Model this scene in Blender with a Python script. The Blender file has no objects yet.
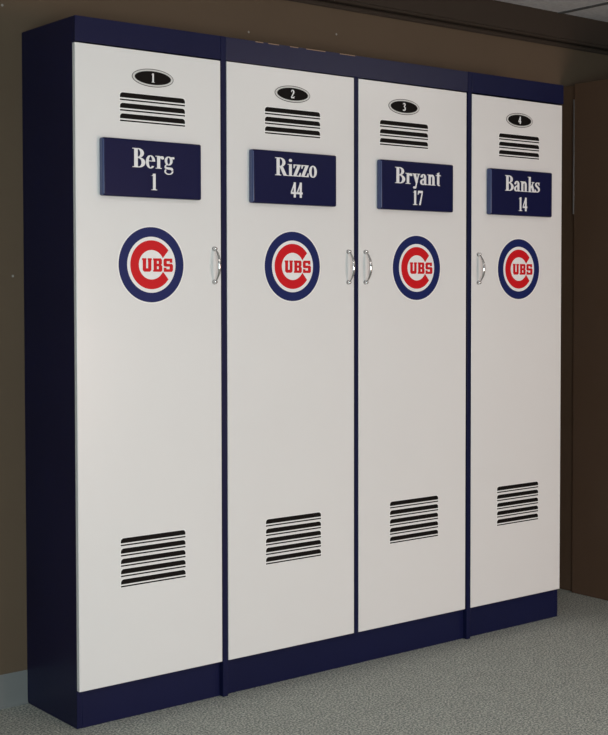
import bpy, bmesh, math, random
from mathutils import Vector, Matrix

# ------------------------------------------------------------------ camera
scene = bpy.context.scene
C = scene.collection
ZS = 0.1155                       # height of the door bottoms above the carpet
W_PX, H_PX = 608, 735
F_PX, CX, CY = 1326.2, 339.62, 333.58
YAW, PITCH, ROLL = 0.6866, -0.0351, -0.0005
cd = bpy.data.cameras.new('camera'); cam = bpy.data.objects.new('camera', cd); C.objects.link(cam)
fw = Vector((math.sin(YAW)*math.cos(PITCH), math.cos(YAW)*math.cos(PITCH), math.sin(PITCH)))
R0 = Vector((math.cos(YAW), -math.sin(YAW), 0)); U0 = R0.cross(fw)
RR = R0*math.cos(ROLL)+U0*math.sin(ROLL); UU = -R0*math.sin(ROLL)+U0*math.cos(ROLL)
m = Matrix((RR, UU, -fw)).transposed().to_4x4()
m.translation = Vector((-1.8744, -3.5068, 1.2039+ZS))
cam.matrix_world = m
cd.sensor_fit = 'HORIZONTAL'; cd.sensor_width = 36; cd.lens = F_PX/W_PX*36
cd.shift_x = (W_PX/2-CX)/W_PX; cd.shift_y = (CY-H_PX/2)/W_PX
cd.clip_start = 0.05
scene.camera = cam

# ------------------------------------------------------------------ light
world = bpy.data.worlds.new('world'); scene.world = world; world.use_nodes = True
bg = world.node_tree.nodes['Background']
bg.inputs[0].default_value = (0.95, 0.98, 1.0, 1); bg.inputs[1].default_value = 0.12

def area(name, loc, target, sx, sy, power, col):
    l = bpy.data.lights.new(name, 'AREA'); l.shape = 'RECTANGLE'; l.size = sx; l.size_y = sy
    l.energy = power; l.color = col
    o = bpy.data.objects.new(name, l); C.objects.link(o); o.location = loc
    o.rotation_euler = (Vector(target)-Vector(loc)).to_track_quat('-Z', 'Y').to_euler()
    return o
area('window_light', (-2.6, -5.6, 0.95), (0.5, 0, 0.8), 2.4, 1.6, 128, (0.84, 0.99, 1.0))
area('warm_fill_light', (2.0, -6.0, 0.8), (1.8, 0, 0.7), 1.4, 1.3, 88, (1.0, 0.71, 0.61))  # added fill, no real lamp: warms the right-hand doors
for lx, ly, lw in ((-0.6, -2.1, 13), (2.75, -2.1, 7)):
    area('ceiling_panel_light', (lx, ly, 2.46), (lx, ly, 0), 1.2, 0.6, lw, (1.0, 0.92, 0.88))

vs = scene.view_settings
vs.view_transform = 'Standard'; vs.look = 'None'; vs.gamma = 1.0; vs.exposure = 0.06
vs.use_curve_mapping = False

# ------------------------------------------------------------------ materials
def mat(name, col, rough=0.5, spec=0.5, metal=0.0, bump=None, vary=None, coat=0.0):
    """bump = (scale, strength); vary = (scale, second colour)."""
    mt = bpy.data.materials.new(name); mt.use_nodes = True
    nt = mt.node_tree; b = nt.nodes['Principled BSDF']
    b.inputs['Base Color'].default_value = (*col, 1); b.inputs['Roughness'].default_value = rough
    b.inputs['Specular IOR Level'].default_value = spec; b.inputs['Metallic'].default_value = metal
    b.inputs['Coat Weight'].default_value = coat; b.inputs['Coat Roughness'].default_value = 0.06
    tc = nt.nodes.new('ShaderNodeTexCoord')
    if vary:
        n = nt.nodes.new('ShaderNodeTexNoise'); n.inputs['Scale'].default_value = vary[0]; n.inputs['Detail'].default_value = 4
        nt.links.new(tc.outputs['Object'], n.inputs['Vector'])
        rmp = nt.nodes.new('ShaderNodeValToRGB'); rmp.color_ramp.elements[0].position = 0.35; rmp.color_ramp.elements[1].position = 0.65
        rmp.color_ramp.elements[0].color = (*col, 1); rmp.color_ramp.elements[1].color = (*vary[1], 1)
        nt.links.new(n.outputs['Fac'], rmp.inputs['Fac']); nt.links.new(rmp.outputs['Color'], b.inputs['Base Color'])
    if bump:
        n = nt.nodes.new('ShaderNodeTexNoise'); n.inputs['Scale'].default_value = bump[0]; n.inputs['Detail'].default_value = 3
        nt.links.new(tc.outputs['Object'], n.inputs['Vector'])
        bp = nt.nodes.new('ShaderNodeBump'); bp.inputs['Strength'].default_value = bump[1]; bp.inputs['Distance'].default_value = 0.002
        nt.links.new(n.outputs['Fac'], bp.inputs['Height']); nt.links.new(bp.outputs['Normal'], b.inputs['Normal'])
    return mt

navy = mat('navy_laminate', (0.0060, 0.0080, 0.040), 0.33, 0.22, bump=(260, 0.05), vary=(3.0, (0.0070, 0.0092, 0.045)))
white = mat('white_gloss_laminate', (0.80, 0.805, 0.805), 0.22, 0.5, vary=(1.3, (0.785, 0.79, 0.79)))
plate_navy = mat('nameplate_navy', (0.0075, 0.0092, 0.050), 0.30, 0.18)
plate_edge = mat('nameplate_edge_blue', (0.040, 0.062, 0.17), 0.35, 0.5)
letter = mat('lettering_white', (0.82, 0.83, 0.85), 0.5, 0.3)
black = mat('vent_black', (0.006, 0.005, 0.0045), 0.6, 0.12)
decal_white = mat('decal_white', (0.86, 0.87, 0.87), 0.4, 0.4)
silver = mat('oval_silver', (0.62, 0.63, 0.62), 0.4, 0.4)
outline_grey = mat('oval_outline', (0.10, 0.10, 0.10), 0.4, 0.4)
blue = mat('emblem_blue', (0.009, 0.018, 0.110), 0.45, 0.2)
red = mat('emblem_red', (0.62, 0.008, 0.014), 0.45, 0.2)
chrome = mat('handle_chrome', (0.72, 0.72, 0.72), 0.16, 0.5, 1.0)
brown_panel = mat('brown_panel', (0.112, 0.066, 0.043), 0.6, 0.25, bump=(140, 0.2), vary=(2.5, (0.105, 0.060, 0.037)))
metal_strip = mat('dull_metal', (0.35, 0.36, 0.37), 0.4, 0.5, 0.9)
base_mat = mat('baseboard_grey', (0.17, 0.18, 0.18), 0.55, 0.35)
ceil_mat = mat('ceiling_tile', (0.78, 0.79, 0.80), 0.95, 0.1, bump=(90, 0.5), vary=(60, (0.68, 0.69, 0.70)))
trim_mat = mat('dark_brown_trim', (0.040, 0.029, 0.021), 0.7, 0.3, bump=(45, 0.2))
grid_mat = mat('ceiling_grid', (0.12, 0.12, 0.12), 0.7, 0.2)

# carpet: short loop pile, grey green speckle
carpet = mat('carpet', (0.2, 0.2, 0.2), 0.95, 0.1)
nt = carpet.node_tree; b = nt.nodes['Principled BSDF']; tc = nt.nodes.new('ShaderNodeTexCoord')
n1 = nt.nodes.new('ShaderNodeTexNoise'); n1.inputs['Scale'].default_value = 150; n1.inputs['Detail'].default_value = 3; n1.inputs['Roughness'].default_value = 0.7
n2 = nt.nodes.new('ShaderNodeTexVoronoi'); n2.inputs['Scale'].default_value = 150
n3 = nt.nodes.new('ShaderNodeTexNoise'); n3.inputs['Scale'].default_value = 16; n3.inputs['Detail'].default_value = 3
for n in (n1, n2, n3): nt.links.new(tc.outputs['Object'], n.inputs['Vector'])
r1 = nt.nodes.new('ShaderNodeValToRGB'); e = r1.color_ramp.elements
e[0].position = 0.36; e[0].color = (0.135, 0.175, 0.175, 1); e[1].position = 0.64; e[1].color = (0.74, 0.76, 0.69, 1)
x = r1.color_ramp.elements.new(0.5); x.color = (0.385, 0.405, 0.375, 1)
nt.links.new(n1.outputs['Fac'], r1.inputs['Fac'])
r2 = nt.nodes.new('ShaderNodeMapRange'); r2.inputs['To Min'].default_value = 0.78; r2.inputs['To Max'].default_value = 1.04
nt.links.new(n3.outputs['Fac'], r2.inputs['Value'])
mx = nt.nodes.new('ShaderNodeVectorMath'); mx.operation = 'SCALE'
nt.links.new(r1.outputs['Color'], mx.inputs[0]); nt.links.new(r2.outputs['Result'], mx.inputs['Scale'])
nt.links.new(mx.outputs['Vector'], b.inputs['Base Color'])
bp = nt.nodes.new('ShaderNodeBump'); bp.inputs['Strength'].default_value = 0.7; bp.inputs['Distance'].default_value = 0.004
nt.links.new(n2.outputs['Distance'], bp.inputs['Height']); nt.links.new(bp.outputs['Normal'], b.inputs['Normal'])

# wall paint: flat brown with a few chips showing the plaster
wall_mat = mat('brown_wall_paint', (0.116, 0.083, 0.055), 0.85, 0.25, bump=(45, 0.25), vary=(5, (0.112, 0.080, 0.053)))
nt = wall_mat.node_tree; b = nt.nodes['Principled BSDF']; geo = nt.nodes.new('ShaderNodeNewGeometry')
last = None
for (cx_, cz_, rad) in ((-0.062, 2.19, .004), (-0.085, 1.87, .004), (-0.035, 1.354, .004), (0.70, 2.115+.045, .005), (0.87, 2.165+.055, .004), (1.27, 2.26, .004), (0.5, 2.30, .003)):
    d = nt.nodes.new('ShaderNodeVectorMath'); d.operation = 'DISTANCE'; d.inputs[1].default_value = (cx_, 0.3475, cz_)
    nt.links.new(geo.outputs['Position'], d.inputs[0])
    lt = nt.nodes.new('ShaderNodeMath'); lt.operation = 'LESS_THAN'; lt.inputs[1].default_value = rad
    nt.links.new(d.outputs['Value'], lt.inputs[0])
    if last is None: last = lt
    else:
        s = nt.nodes.new('ShaderNodeMath'); s.operation = 'MAXIMUM'
        nt.links.new(last.outputs[0], s.inputs[0]); nt.links.new(lt.outputs[0], s.inputs[1]); last = s
mixc = nt.nodes.new('ShaderNodeMix'); mixc.data_type = 'RGBA'
src = b.inputs['Base Color'].links[0].from_socket
nt.links.new(last.outputs[0], mixc.inputs['Factor']); nt.links.new(src, mixc.inputs[6]); mixc.inputs[7].default_value = (0.30, 0.29, 0.27, 1)
nt.links.new(mixc.outputs[2], b.inputs['Base Color'])

# navy laminate whose top edge is rubbed through (header of the middle cabinet)
navy_worn = navy.copy(); navy_worn.name = 'navy_laminate_worn_edge'
nt = navy_worn.node_tree; b = nt.nodes['Principled BSDF']; b.inputs['Specular IOR Level'].default_value = 0.55; b.inputs['Roughness'].default_value = 0.34; geo = nt.nodes.new('ShaderNodeNewGeometry')
sep = nt.nodes.new('ShaderNodeSeparateXYZ'); nt.links.new(geo.outputs['Position'], sep.inputs[0])
gt = nt.nodes.new('ShaderNodeMath'); gt.operation = 'GREATER_THAN'; gt.inputs[1].default_value = 1.9945+ZS
nt.links.new(sep.outputs['Z'], gt.inputs[0])
nn = nt.nodes.new('ShaderNodeTexNoise'); nn.inputs['Scale'].default_value = 14; nt.links.new(geo.outputs['Position'], nn.inputs['Vector'])
g2 = nt.nodes.new('ShaderNodeMath'); g2.operation = 'GREATER_THAN'; g2.inputs[1].default_value = 0.44; nt.links.new(nn.outputs['Fac'], g2.inputs[0])
ml0 = nt.nodes.new('ShaderNodeMath'); ml0.operation = 'MULTIPLY'; nt.links.new(gt.outputs[0], ml0.inputs[0]); nt.links.new(g2.outputs[0], ml0.inputs[1])
cmp_ = nt.nodes.new('ShaderNodeMath'); cmp_.operation = 'COMPARE'; cmp_.inputs[1].default_value = 0.86; cmp_.inputs[2].default_value = 0.21
nt.links.new(sep.outputs['X'], cmp_.inputs[0])
ml = nt.nodes.new('ShaderNodeMath'); ml.operation = 'MULTIPLY'; nt.links.new(ml0.outputs[0], ml.inputs[0]); nt.links.new(cmp_.outputs[0], ml.inputs[1])
mixc = nt.nodes.new('ShaderNodeMix'); mixc.data_type = 'RGBA'; src = b.inputs['Base Color'].links[0].from_socket
nt.links.new(ml.outputs[0], mixc.inputs['Factor']); nt.links.new(src, mixc.inputs[6]); mixc.inputs[7].default_value = (0.30, 0.20, 0.13, 1)
nt.links.new(mixc.outputs[2], b.inputs['Base Color'])

# ------------------------------------------------------------------ mesh helpers
class MB:
    def __init__(s): s.bm = bmesh.new(); s.mats = []
    def mi(s, m):
        if m not in s.mats: s.mats.append(m)
        return s.mats.index(m)
    def box(s, x0, x1, y0, y1, z0, z1, m, bevel=0.0, seg=2):
        r = bmesh.ops.create_cube(s.bm, size=1)
        for v in r['verts']:
            v.co = Vector(((x0+x1)/2+v.co.x*(x1-x0), (y0+y1)/2+v.co.y*(y1-y0), (z0+z1)/2+v.co.z*(z1-z0)))
        fs = set(f for v in r['verts'] for f in v.link_faces)
        for f in fs: f.material_index = s.mi(m)
        if bevel:
            es = list(set(e for f in fs for e in f.edges))
            rr = bmesh.ops.bevel(s.bm, geom=es, offset=bevel, segments=seg, profile=0.5, affect='EDGES')
            for f in rr['faces']: f.material_index = s.mi(m); f.smooth = True
    def prism(s, pts, yf, yb, m):
        """outline in x,z extruded from yf (towards the room) to yb."""
        f0 = [s.bm.verts.new((x, yf, z)) for x, z in pts]; b0 = [s.bm.verts.new((x, yb, z)) for x, z in pts]
        k = s.mi(m); n = len(pts)
        fs = [s.bm.faces.new(f0), s.bm.faces.new(b0[::-1])]
        for i in range(n): fs.append(s.bm.faces.new((f0[i], b0[i], b0[(i+1) % n], f0[(i+1) % n])))
        for f in fs: f.material_index = k
    def strip(s, A, B, yf, yb, m, closed=False):
        """band between two point rows A and B, extruded."""
        n = len(A); k = s.mi(m)
        rows = [[s.bm.verts.new((x, y, z)) for x, z in P] for P in (A, B) for y in (yf, yb)]
        af, ab, bf, bb = rows; fs = []
        rng = range(n if closed else n-1)
        for i in rng:
            j = (i+1) % n
            fs += [s.bm.faces.new((af[i], af[j], bf[j], bf[i])), s.bm.faces.new((ab[j], ab[i], bb[i], bb[j])),
                   s.bm.faces.new((af[j], af[i], ab[i], ab[j])), s.bm.faces.new((bf[i], bf[j], bb[j], bb[i]))]
        if not closed:
            fs += [s.bm.faces.new((af[0], bf[0], bb[0], ab[0])), s.bm.faces.new((bf[-1], af[-1], ab[-1], bb[-1]))]
        for f in fs: f.material_index = k
    def ellipse(s, cx, cz, rx, rz, yf, yb, m, n=64):
        s.prism([(cx+rx*math.cos(t*2*math.pi/n), cz+rz*math.sin(t*2*math.pi/n)) for t in range(n)], yf, yb, m)
    def tube(s, pts, rads, m, n=14, flat=1.0):
        k = s.mi(m); rings = []
        for i, p in enumerate(pts):
            p = Vector(p); t = (Vector(pts[min(i+1, len(pts)-1)])-Vector(pts[max(i-1, 0)])).normalized()
            sd = Vector((1, 0, 0)); up = t.cross(sd).normalized()
            rings.append([s.bm.verts.new(p+sd*math.cos(a)*rads[i]*flat+up*math.sin(a)*rads[i]) for a in [2*math.pi*j/n for j in range(n)]])
        for i in range(len(rings)-1):
            for j in range(n):
                f = s.bm.faces.new((rings[i][j], rings[i][(j+1) % n], rings[i+1][(j+1) % n], rings[i+1][j])); f.smooth = True; f.material_index = k
        for r in (rings[0][::-1], rings[-1]): f = s.bm.faces.new(r); f.material_index = k
    def build(s, name, parent=None):
        bmesh.ops.recalc_face_normals(s.bm, faces=s.bm.faces[:])
        me = bpy.data.meshes.new(name); s.bm.to_mesh(me); s.bm.free()
        for m in s.mats: me.materials.append(m)
        o = bpy.data.objects.new(name, me); C.objects.link(o)
        if parent is not None: o.parent = parent
        return o

# ------------------------------------------------------------------ lettering
# each glyph: advance width and pieces in cap-height units
def rect(x0, y0, x1, y1): return ('p', [(x0, y0), (x1, y0), (x1, y1), (x0, y1)])
def poly(*p): return ('p', list(p))
def ring(cx, cy, rx, ry, wx, wy, a0=0, a1=360, n=28):
    A, B = [], []
    for i in range(n+1):
        a = math.radians(a0+(a1-a0)*i/n)
        A.append((cx+rx*math.cos(a), cy+ry*math.sin(a))); B.append((cx+(rx-wx)*math.cos(a), cy+(ry-wy)*math.sin(a)))
    return ('s', A, B)
def ball(cx, cy, rx, ry=None):
    ry = ry or rx; return ('p', [(cx+rx*math.cos(t*math.pi/9), cy+ry*math.sin(t*math.pi/9)) for t in range(18)])
def stroke(pts, ws):
    # smooth curve (Catmull-Rom) with varying width
    P, Wd = [], []
    q = [pts[0]]+pts+[pts[-1]]
    for i in range(1, len(q)-2):
        for k in range(8):
            t = k/8; out = []
            for d in (0, 1):
                a, b_, c, e_ = q[i-1][d], q[i][d], q[i+1][d], q[i+2][d]
                out.append(0.5*(2*b_+(c-a)*t+(2*a-5*b_+4*c-e_)*t*t+(3*b_-a-3*c+e_)*t**3))
            P.append(tuple(out)); Wd.append(ws[i-1]*(1-t)+ws[i]*t)
    P.append(pts[-1]); Wd.append(ws[-1]); A, B = [], []
    for i, p in enumerate(P):
        a, c = P[max(i-1, 0)], P[min(i+1, len(P)-1)]
        tx, ty = c[0]-a[0], c[1]-a[1]; l = math.hypot(tx, ty) or 1
        A.append((p[0]-ty/l*Wd[i]/2, p[1]+tx/l*Wd[i]/2)); B.append((p[0]+ty/l*Wd[i]/2, p[1]-tx/l*Wd[i]/2))
    return ('s', A, B)
XH = 0.67
G = {
 'B': (.66, [rect(.09, 0, .25, 1), rect(0, 0, .3, .045), rect(0, .955, .3, 1), ring(.29, .755, .28, .245, .16, .05, -90, 90), rect(.24, .95, .30, 1),
             rect(.24, .51, .31, .56), ring(.31, .267, .33, .267, .17, .05, -90, 90), rect(.24, 0, .32, .05), rect(.24, .484, .32, .534)]),
 'R': (.74, [rect(.09, 0, .25, 1), rect(0, 0, .34, .045), rect(0, .955, .3, 1), ring(.30, .74, .30, .26, .16, .05, -90, 90), rect(.24, .95, .31, 1),
             rect(.24, .48, .32, .53), poly((.28, .50), (.45, .50), (.68, .04), (.50, .02)), rect(.52, 0, .74, .045)]),
 'e': (.48, [ring(.235, .33, .235, .345, .125, .045, 8, 318), rect(.1, .355, .465, .40)]),
 'r': (.43, [rect(.08, 0, .215, XH), rect(0, 0, .30, .04), rect(.0, XH-.04, .12, XH), stroke([(.19, .48), (.25, .60), (.34, .63), (.39, .60)], [.03, .06, .08, .06]), ball(.36, .56, .07, .065)]),
 'g': (.52, [ring(.22, .44, .20, .235, .11, .045), stroke([(.12, .25), (.05, .17), (.06, .08), (.20, .045), (.36, .03), (.42, -.06)], [.03, .05, .09, .12, .12, .07]),
             ring(.225, -.12, .225, .17, .055, .05, 140, 370), ball(.46, .60, .06), rect(.33, .585, .46, .645)]),
 'i': (.31, [rect(.08, 0, .22, XH), rect(0, 0, .30, .04), rect(0, XH-.04, .12, XH), ball(.15, .88, .085, .085)]),
 'z': (.46, [rect(.01, XH-.055, .43, XH), rect(0, 0, .44, .055), poly((.26, XH-.04), (.43, XH-.04), (.17, .04), (0, .04)),
             poly((.01, XH), (.01, .46), (.04, .46), (.10, XH-.05)), poly((.44, 0), (.44, .22), (.41, .22), (.34, .05))]),
 'o': (.48, [ring(.23, .33, .23, .345, .13, .045)]),
 'y': (.48, [poly((.05, .65), (.20, .65), (.335, .16), (.25, -.02)), poly((.385, .65), (.43, .65), (.235, -.16), (.19, -.12)), rect(0, XH-.04, .26, XH), rect(.31, XH-.04, .49, XH),
             ball(.115, -.20, .075, .07), stroke([(.12, -.25), (.18, -.24), (.235, -.14)], [.04, .05, .05])]),
 'a': (.46, [ring(.185, .165, .185, .175, .12, .05, 60, 330), stroke([(.30, .40), (.18, .34), (.10, .28)], [.06, .06, .08]), rect(.26, .05, .39, .50), ring(.215, .47, .175, .205, .12, .045, 0, 165),
             ball(.09, .505, .065), stroke([(.33, .06), (.38, .02), (.45, .06)], [.10, .06, .03])]),
 'n': (.55, [rect(.08, 0, .21, XH), rect(0, 0, .27, .04), rect(0, XH-.04, .12, XH), ring(.305, .45, .17, .225, .13, .075, 0, 150), rect(.345, 0, .475, .46), rect(.29, 0, .54, .04)]),
 't': (.36, [rect(.09, .1, .22, .80), poly((0, .62), (.12, .64), (.22, .86), (.22, .62)), rect(0, XH-.05, .33, XH), ring(.22, .125, .13, .14, .11, .06, 180, 300)]),
 'k': (.54, [rect(.08, 0, .21, 1), rect(0, 0, .27, .04), rect(0, .96, .12, 1), poly((.20, .28), (.20, .22), (.46, .64), (.40, .64)), poly((.26, .40), (.36, .50), (.54, .03), (.36, .03)),
             rect(.31, XH-.04, .50, XH), rect(.30, 0, .55, .04)]),
 's': (.38, [stroke([(.315, .50), (.27, .60), (.18, .64), (.08, .58), (.07, .47), (.18, .37), (.29, .27), (.31, .14), (.19, .03), (.09, .06), (.03, .17)], [.03, .04, .05, .09, .11, .13, .13, .10, .05, .04, .03]),
             poly((.33, .67), (.30, .67), (.28, .56), (.33, .46)), poly((.0, 0), (.03, 0), (.08, .08), (.0, .22))]),
 '1': (.44, [rect(.14, 0, .29, 1), rect(.03, 0, .40, .045), poly((.02, .86), (.14, .86), (.29, .95), (.29, 1), (.25, 1))]),
 '2': (.50, [stroke([(.05, .74), (.09, .90), (.22, .965), (.34, .90), (.38, .73), (.31, .55), (.18, .34), (.03, .10)], [.05, .07, .09, .13, .15, .13, .09, .05]), poly((.02, .0), (.42, .0), (.46, .25), (.42, .25), (.36, .15), (.04, .15))]),
 '3': (.48, [stroke([(.05, .82), (.10, .93), (.22, .965), (.33, .88), (.34, .72), (.20, .56)], [.05, .06, .09, .14, .13, .05]), stroke([(.16, .56), (.31, .47), (.38, .29), (.32, .10), (.18, .03), (.05, .08)], [.05, .10, .15, .12, .07, .08]), ball(.08, .10, .06)]),
 '4': (.50, [rect(.26, 0, .40, 1), rect(.0, .23, .48, .36), poly((.0, .36), (.30, 1), (.36, 1), (.30, .84), (.07, .36)), poly((.0, .36), (.0, .25), (.08, .25), (.08, .36))]),
 '7': (.46, [poly((.03, 1), (.44, 1), (.44, .92), (.24, 0), (.12, 0), (.36, .84), (.03, .84)), poly((.0, .72), (.03, .72), (.09, .90), (.03, 1))]),
}
def text(mb, s, xc, z0, height, width, y, m, t=0.0006, bold=0.0008):
    """serif lettering with baseline z0, fitted to a width, standing proud of the face at y."""
    adv = 0; items = []
    for ch in s:
        w, ps = G[ch]; items.append((adv, ps)); adv += w+0.035
    total = adv-0.035; sx = width/total; x0 = xc-width/2
    c_ = 0
    for a, ps in items:
        for p in ps:
          c_ += 1; q_ = 3e-5*(c_ % 14)
          for dx in (-bold, bold):
            q_ += 4.5e-4*(dx > 0)
            T = lambda q: [(x0+dx+(a+u)*sx, z0+v*height) for u, v in q]
            if p[0] == 'p': mb.prism(T(p[1]), y-t-q_, y, m)
            else: mb.strip(T(p[1]), T(p[2]), y-t-q_, y, m)

# ------------------------------------------------------------------ setting
ZC = 2.4915                                   # ceiling height
def structure(o): o['kind'] = 'structure'; return o
YB = 0.3475                                   # plane of the back wall
mb = MB(); mb.box(-4.0, 5.0, -7.2, YB+0.1, -0.06, 0.0, carpet); structure(mb.build('floor'))
mb = MB(); mb.box(-4.0, 5.0, YB, YB+0.1, 0.0, ZC, wall_mat); structure(mb.build('wall_back'))
mb = MB(); mb.box(-4.0, 5.0, -7.2, YB+0.1, ZC, 2.56, ceil_mat)
# the inlaid tee bars of the tile grid hang a hair below the tiles
for gx in (-2.32, -1.12, .08, 1.28, 2.48, 3.68): mb.box(gx-.012, gx+.012, -7.2, YB, ZC-.004, ZC, grid_mat)
for gy in (-.55, -1.16, -1.77, -2.38, -2.99, -4.21, -5.43): mb.box(-4, 5, gy-.012, gy+.012, ZC-.0045, ZC, grid_mat)
structure(mb.build('ceiling'))
# boxed brown soffit along the top of the back wall with a lip below it
mb = MB(); mb.box(-4.0, 5.0, YB-0.03, YB, 2.385, ZC, trim_mat, 0.002)
mb.box(-4.0, 5.0, YB-0.036, YB, 2.371, 2.385, trim_mat, 0.006)
mb.box(-4.0, 5.0, YB-0.012, YB, 2.352, 2.371, trim_mat, 0.006)
structure(mb.build('trim_1'))
# grey vinyl cove base
mb = MB()
prof = [(YB, 0.104), (YB-0.004, 0.107), (YB-0.005, 0.104), (YB-0.005, 0.03), (YB-0.006, 0.014), (YB-0.007, 0.007), (YB-0.010, 0.003), (YB-0.010, 0.0), (YB, 0.0)]
k = mb.mi(base_mat); n = len(prof)
for xa, xb in ((-4.0, 0.0), (2.143, 2.504), (3.101, 5.0)):      # it stops at the furniture built against the wall
    a = [mb.bm.verts.new((xa, y, z)) for y, z in prof]; c = [mb.bm.verts.new((xb, y, z)) for y, z in prof]
    for i in range(n):
        f = mb.bm.faces.new((a[i], a[(i+1) % n], c[(i+1) % n], c[i])); f.material_index = k
    mb.bm.faces.new(a); mb.bm.faces.new(c[::-1])
structure(mb.build('baseboard_back'))

# ------------------------------------------------------------------ lockers
ZF = ZS; ZT = 1.998+ZS; YC = 0.018; YBK = 0.3465; TH = 0.018

def cabinet(x0, x1, label, name='locker_cabinet', double=None, proud=False, header=navy):
    r = bpy.data.objects.new(name, None); C.objects.link(r); r.location = ((x0+x1)/2, 0.17, 0)
    r.empty_display_size = 0.1
    r['label'] = label; r['category'] = 'locker'
    par = r; loc = Vector(r.location)
    def part(name, *boxes, m=navy, bevel=0.001, parent=None):
        b_ = MB()
        for bx in boxes: b_.box(*bx, m, bevel)
        o = b_.build(name, None); o.data.transform(Matrix.Translation(-loc)); o.parent = r; return o
    ys = 0.0 if proud else YC
    tz = ZT-(0 if proud else .0)
    part('side_panel', (x0, x0+TH+(.002 if proud else 0), ys, YBK, 0, tz))
    part('side_panel', (x1-TH-(.002 if proud else 0), x1, ys, YBK, 0, tz))
    xi0, xi1 = x0+TH+(.002 if proud else 0), x1-TH-(.002 if proud else 0)
    part('top_panel', (xi0, xi1, YC+0.018, YBK, ZT-0.02, ZT-.002))
    if proud: part('header_rail', (xi0+.0005, xi1-.0005, 0.0005, YC+0.018, ZT-0.074, ZT-.0005), m=header)
    else: part('header_rail', (x0, x1, 0.0, YC-.0002, ZT-0.074, ZT), m=header)
    part('toe_kick', (xi0, xi1, YC, YC+0.018, 0, ZF+0.02))
    part('bottom_shelf', (xi0, xi1, YC+0.018, YBK-.006, ZF-0.0, ZF+0.018))
    part('back_panel', (xi0, xi1, YBK-0.006, YBK, 0, ZT-0.02))
    if double: part('centre_stile', (double-0.0095, double+0.0095, 0.0015, YC-.0002, ZF-0.001, ZT-0.0745))
    return r

def vent(parent, off, x0, x1, ztop, n):
    b_ = MB(); y = -0.0007; yb = 0.0
    pitch = 0.0314; w = x1-x0; rc = 0.010
    for i in range(n):
        z = ztop-i*pitch
        # pale printed border behind the slot, then the slot with rounded shoulders, then the thin shadow line
        def bar(e, zt, zb, yf, m, r):
            pts = [(x0-e, zb), (x1+e, zb)]
            pts += [(x1+e-r+r*math.cos(t*math.pi/12), zt-r+r*math.sin(t*math.pi/12)) for t in range(7)]
            pts += [(x0-e+r+r*math.cos(math.pi/2+t*math.pi/12), zt-r+r*math.sin(math.pi/2+t*math.pi/12)) for t in range(7)]
            b_.prism(pts, yf, yb, m)
        bar(0.0022, z+0.0022, z-0.0255, -0.0004, decal_white, rc)
        bar(0.0, z, z-0.0150, y, black, rc)
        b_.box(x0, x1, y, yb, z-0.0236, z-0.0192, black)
    o = b_.build('vent'); o.data.transform(Matrix.Translation(-off)); o.parent = parent; return o

def emblem(parent, off, xc, zc, d):
    b_ = MB(); r = d/2; Y = (-0.0003, -0.0006, -0.0009)
    b_.ellipse(xc, zc, r*1.035, r*1.035, Y[0], 0, decal_white, 96)
    def annulus(ro, ri, yf, m, a0=0, a1=360, b0=None, b1=None, n=90):
        b0 = a0 if b0 is None else b0; b1 = a1 if b1 is None else b1
        A = []; B = []
        for i in range(n+1 if a1-a0 < 360 else n):
            t = i/n; a = math.radians(a0+(a1-a0)*t); c = math.radians(b0+(b1-b0)*t)
            A.append((xc+r*ro*math.cos(a), zc+r*ro*math.sin(a))); B.append((xc+r*ri*math.cos(c), zc+r*ri*math.sin(c)))
        b_.strip(A, B, yf, 0, m, closed=(a1-a0 >= 360))
    annulus(1.0, 0.745, Y[1], blue)
    annulus(0.650, 0.392, Y[1], red, 36.5, 323.5, 27, 333)
    # block letters U B S
    cnt = [0]
    def P(pts, m=red, y=Y[2]):
        cnt[0] += 1; y -= 4e-5*(cnt[0] % 24)
        b_.prism([(xc+r*(u-.025), zc+r*v) for u, v in pts], y, 0, m)
    T, Bm = 0.172, -0.185
    def R_(x0, z0, x1, z1, m=red, y=Y[2]): P([(x0, z0), (x1, z0), (x1, z1), (x0, z1)], m, y)
    P([(-.275, Bm-.03), (.70, Bm-.03), (.70, T+.03), (-.275, T+.03)], decal_white, Y[0]*1.3)
    # U
    R_(-.25, -.10, -.145, T); R_(-.085, -.10, .015, T); P([(-.25, -.095), (-.25, -.14), (-.205, Bm), (-.03, Bm), (.015, -.14), (.015, -.095)])
    R_(-.265, T-.05, -.135, T); R_(-.095, T-.05, .028, T)
    # B
    R_(.085, Bm, .185, T); R_(.07, T-.05, .10, T); R_(.07, Bm, .10, Bm+.05)
    R_(.18, T-.07, .29, T); R_(.18, -.04, .29, .03); R_(.18, Bm, .29, Bm+.07)
    P([(.245, .0), (.31, .0), (.34, .03), (.34, T-.035), (.305, T), (.245, T)]); P([(.245, Bm), (.315, Bm), (.35, Bm+.035), (.35, -.04), (.315, .005), (.245, .005)])
    # S
    R_(.43, T-.07, .66, T); R_(.42, -.045, .65, .03); R_(.41, Bm, .65, Bm+.07)
    P([(.395, -.01), (.395, T-.04), (.43, T), (.49, T), (.49, -.045), (.43, -.045)])
    P([(.585, .03), (.65, .03), (.685, -.005), (.685, Bm+.04), (.65, Bm), (.585, Bm)])
    R_(.585, .06, .665, T); R_(.40, Bm, .48, -.075)
    o = b_.build('emblem'); o.data.transform(Matrix.Translation(-off)); o.parent = parent; return o

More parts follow.
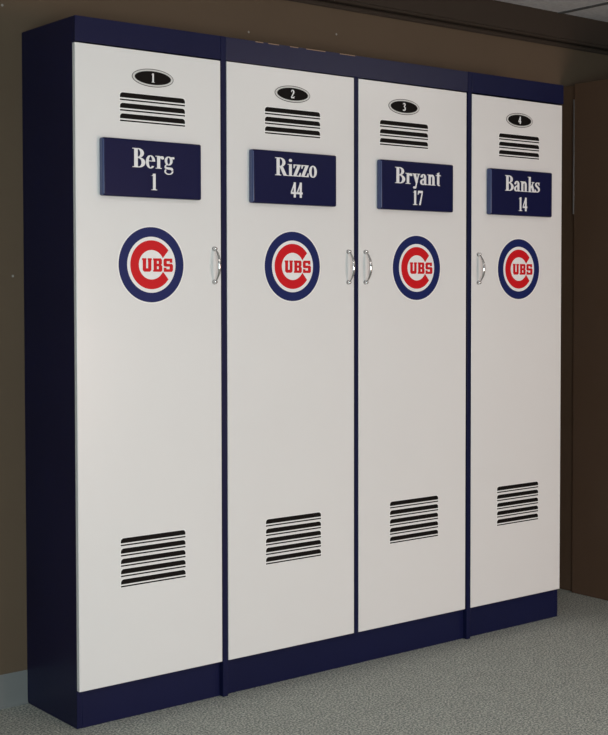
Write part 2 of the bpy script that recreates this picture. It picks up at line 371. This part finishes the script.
def oval(parent, off, xc, zc, digit):
    b_ = MB(); rx, rz = 0.0735, 0.0275
    b_.ellipse(xc, zc, rx, rz, -0.0008, 0, outline_grey)
    b_.ellipse(xc, zc, rx-0.0022, rz-0.0022, -0.0012, 0, silver)
    b_.ellipse(xc, zc, rx-0.0095, rz-0.0070, -0.0016, 0, black)
    text(b_, digit, xc, zc-0.0135, 0.0275, 0.0275*.52 if digit != '1' else 0.0275*.42, -0.0016, letter, 0.0004, 0.0005)
    o = b_.build('number_oval'); o.data.transform(Matrix.Translation(-off)); o.parent = parent; return o

def nameplate(parent, off, x0, x1, name, nx, nw, number, mx_, mw, nz, nh, mz, mh):
    b_ = MB(); yf = -0.025
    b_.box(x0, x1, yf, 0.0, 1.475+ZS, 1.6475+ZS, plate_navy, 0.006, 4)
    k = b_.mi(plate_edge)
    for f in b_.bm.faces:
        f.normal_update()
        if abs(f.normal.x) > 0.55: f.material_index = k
    text(b_, name, nx, nz+ZS, nh, nw, yf, letter); text(b_, number, mx_, mz+ZS, mh, mw, yf, letter)
    o = b_.build('nameplate'); o.data.transform(Matrix.Translation(-off)); o.parent = parent; return o

def handle(parent, off, x, zc):
    b_ = MB(); h = 0.0525; N = 28; pts = []; rd = []
    for i in range(N+1):
        t = -1+2*i/N
        z = zc+h*t; y = -0.007-0.0245*(1-abs(t)**2.4)
        pts.append((x, y, z)); rd.append(0.0022+0.0022*(1-t*t)**1.5)
    b_.tube(pts, rd, chrome, 14, 1.25)
    for s_ in (-1, 1):      # turned feet with a bead where the bow leaves the foot
        z = zc+s_*h; rr = [(.0, .0078), (-.002, .0080), (-.004, .0058), (-.007, .0048), (-.010, .0062), (-.013, .0050), (-.0145, .001)]
        k = b_.mi(chrome); rings = []
        for y, rad in rr: rings.append([b_.bm.verts.new((x+rad*math.cos(a*math.pi/9), y, z+rad*math.sin(a*math.pi/9))) for a in range(18)])
        for i in range(len(rings)-1):
            for j in range(18):
                f = b_.bm.faces.new((rings[i][j], rings[i][(j+1) % 18], rings[i+1][(j+1) % 18], rings[i+1][j])); f.smooth = True; f.material_index = k
        b_.bm.faces.new(rings[0]); b_.bm.faces.new(rings[-1][::-1])
        b_.ellipse
    o = b_.build('handle'); o.data.transform(Matrix.Translation(-off)); o.parent = parent; return o

def door(cab, x0, x1, z0, z1, digit, ov, uv, lv, em, plate, hx):
    b_ = MB(); b_.box(x0, x1, 0.0, YC-0.0015, z0+ZS, z1+ZS, white, 0.0018, 2)
    off = Vector(((x0+x1)/2, 0.0, 1.0)); loc = Vector(cab.location)
    o = b_.build('door'); o.data.transform(Matrix.Translation(-off)); o.parent = cab; o.location = off-loc
    oval(o, off, ov, 1.8405+ZS, digit)
    vent(o, off, uv[0], uv[1], uv[2]+ZS, 3)
    vent(o, off, lv[0], lv[1], lv[2]+ZS, 5)
    emblem(o, off, em, 1.2722+ZS, 0.230)
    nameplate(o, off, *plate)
    handle(o, off, hx, 1.2725+ZS)
    return o

left = cabinet(0.001, 0.5135, 'narrow navy locker with a white door reading Berg 1, leftmost of the row')
mid = cabinet(0.5145, 1.6335, 'wide two-door navy locker in the middle, white doors reading Rizzo 44 and Bryant 17', double=1.0755, proud=True, header=navy_worn)
right = cabinet(1.6345, 2.142, 'narrow navy locker with a white door reading Banks 14, rightmost of the row')

door(left, 0.000, 0.5125, 0.000, 1.920, '1', 0.264, (0.149, 0.379, 1.788), (0.1425, 0.3735, 0.443), 0.256,
     (0.077, 0.424, 'Berg', 0.250, 0.146, '1', 0.252, 0.022, 1.564, 0.0575, 1.498, 0.050), 0.485)
door(mid, 0.5365, 1.0645, 0.000, 1.921, '2', 0.799, (0.686, 0.915, 1.790), (0.686, 0.917, 0.440), 0.7984,
     (0.620, 0.968, 'Rizzo', 0.795, 0.172, '44', 0.797, 0.048, 1.568, 0.058, 1.4985, 0.050), 1.037)
door(mid, 1.0855, 1.6065, 0.000, 1.920, '3', 1.295, (1.182, 1.411, 1.787), (1.230, 1.465, 0.442), 1.3573,
     (1.166, 1.517, 'Bryant', 1.342, 0.221, '17', 1.339, 0.048, 1.568, 0.0565, 1.495, 0.051), 1.114)
door(right, 1.6310+.004, 2.1345, 0.000, 1.918, '4', 1.890, (1.778, 2.0005, 1.784), (1.7745, 2.0045, 0.443), 1.8893,
     (1.710, 2.052, 'Banks', 1.882, 0.192, '14', 1.884, 0.048, 1.567, 0.058, 1.493, 0.052), 1.668)

# ------------------------------------------------------------------ brown cabinet right of the lockers
tc_ = bpy.data.objects.new('tall_cabinet', None); C.objects.link(tc_); tc_.location = (2.80, -0.2, 0)
tc_['label'] = 'tall dark brown cabinet standing right of the lockers, with a thin metal strip'; tc_['category'] = 'cabinet'
def tpart(name, *bx, m=brown_panel, bevel=0.002):
    b_ = MB(); b_.box(*bx, m, bevel); o = b_.build(name); o.data.transform(Matrix.Translation(-Vector(tc_.location))); o.parent = tc_; return o
tpart('body', 2.5215, 3.10, -0.72, YB-.001, 0.0, 2.182)
tpart('side_panel', 2.505, 2.521, -0.72, 0.256, 0.0, 2.184)
ms = tpart('edge_strip', 2.502, 2.5045, 0.258-.004, 0.258+.003, 1.63, 2.118, m=metal_strip, bevel=0.0005)
ms['label'] = 'thin dull metal strip'
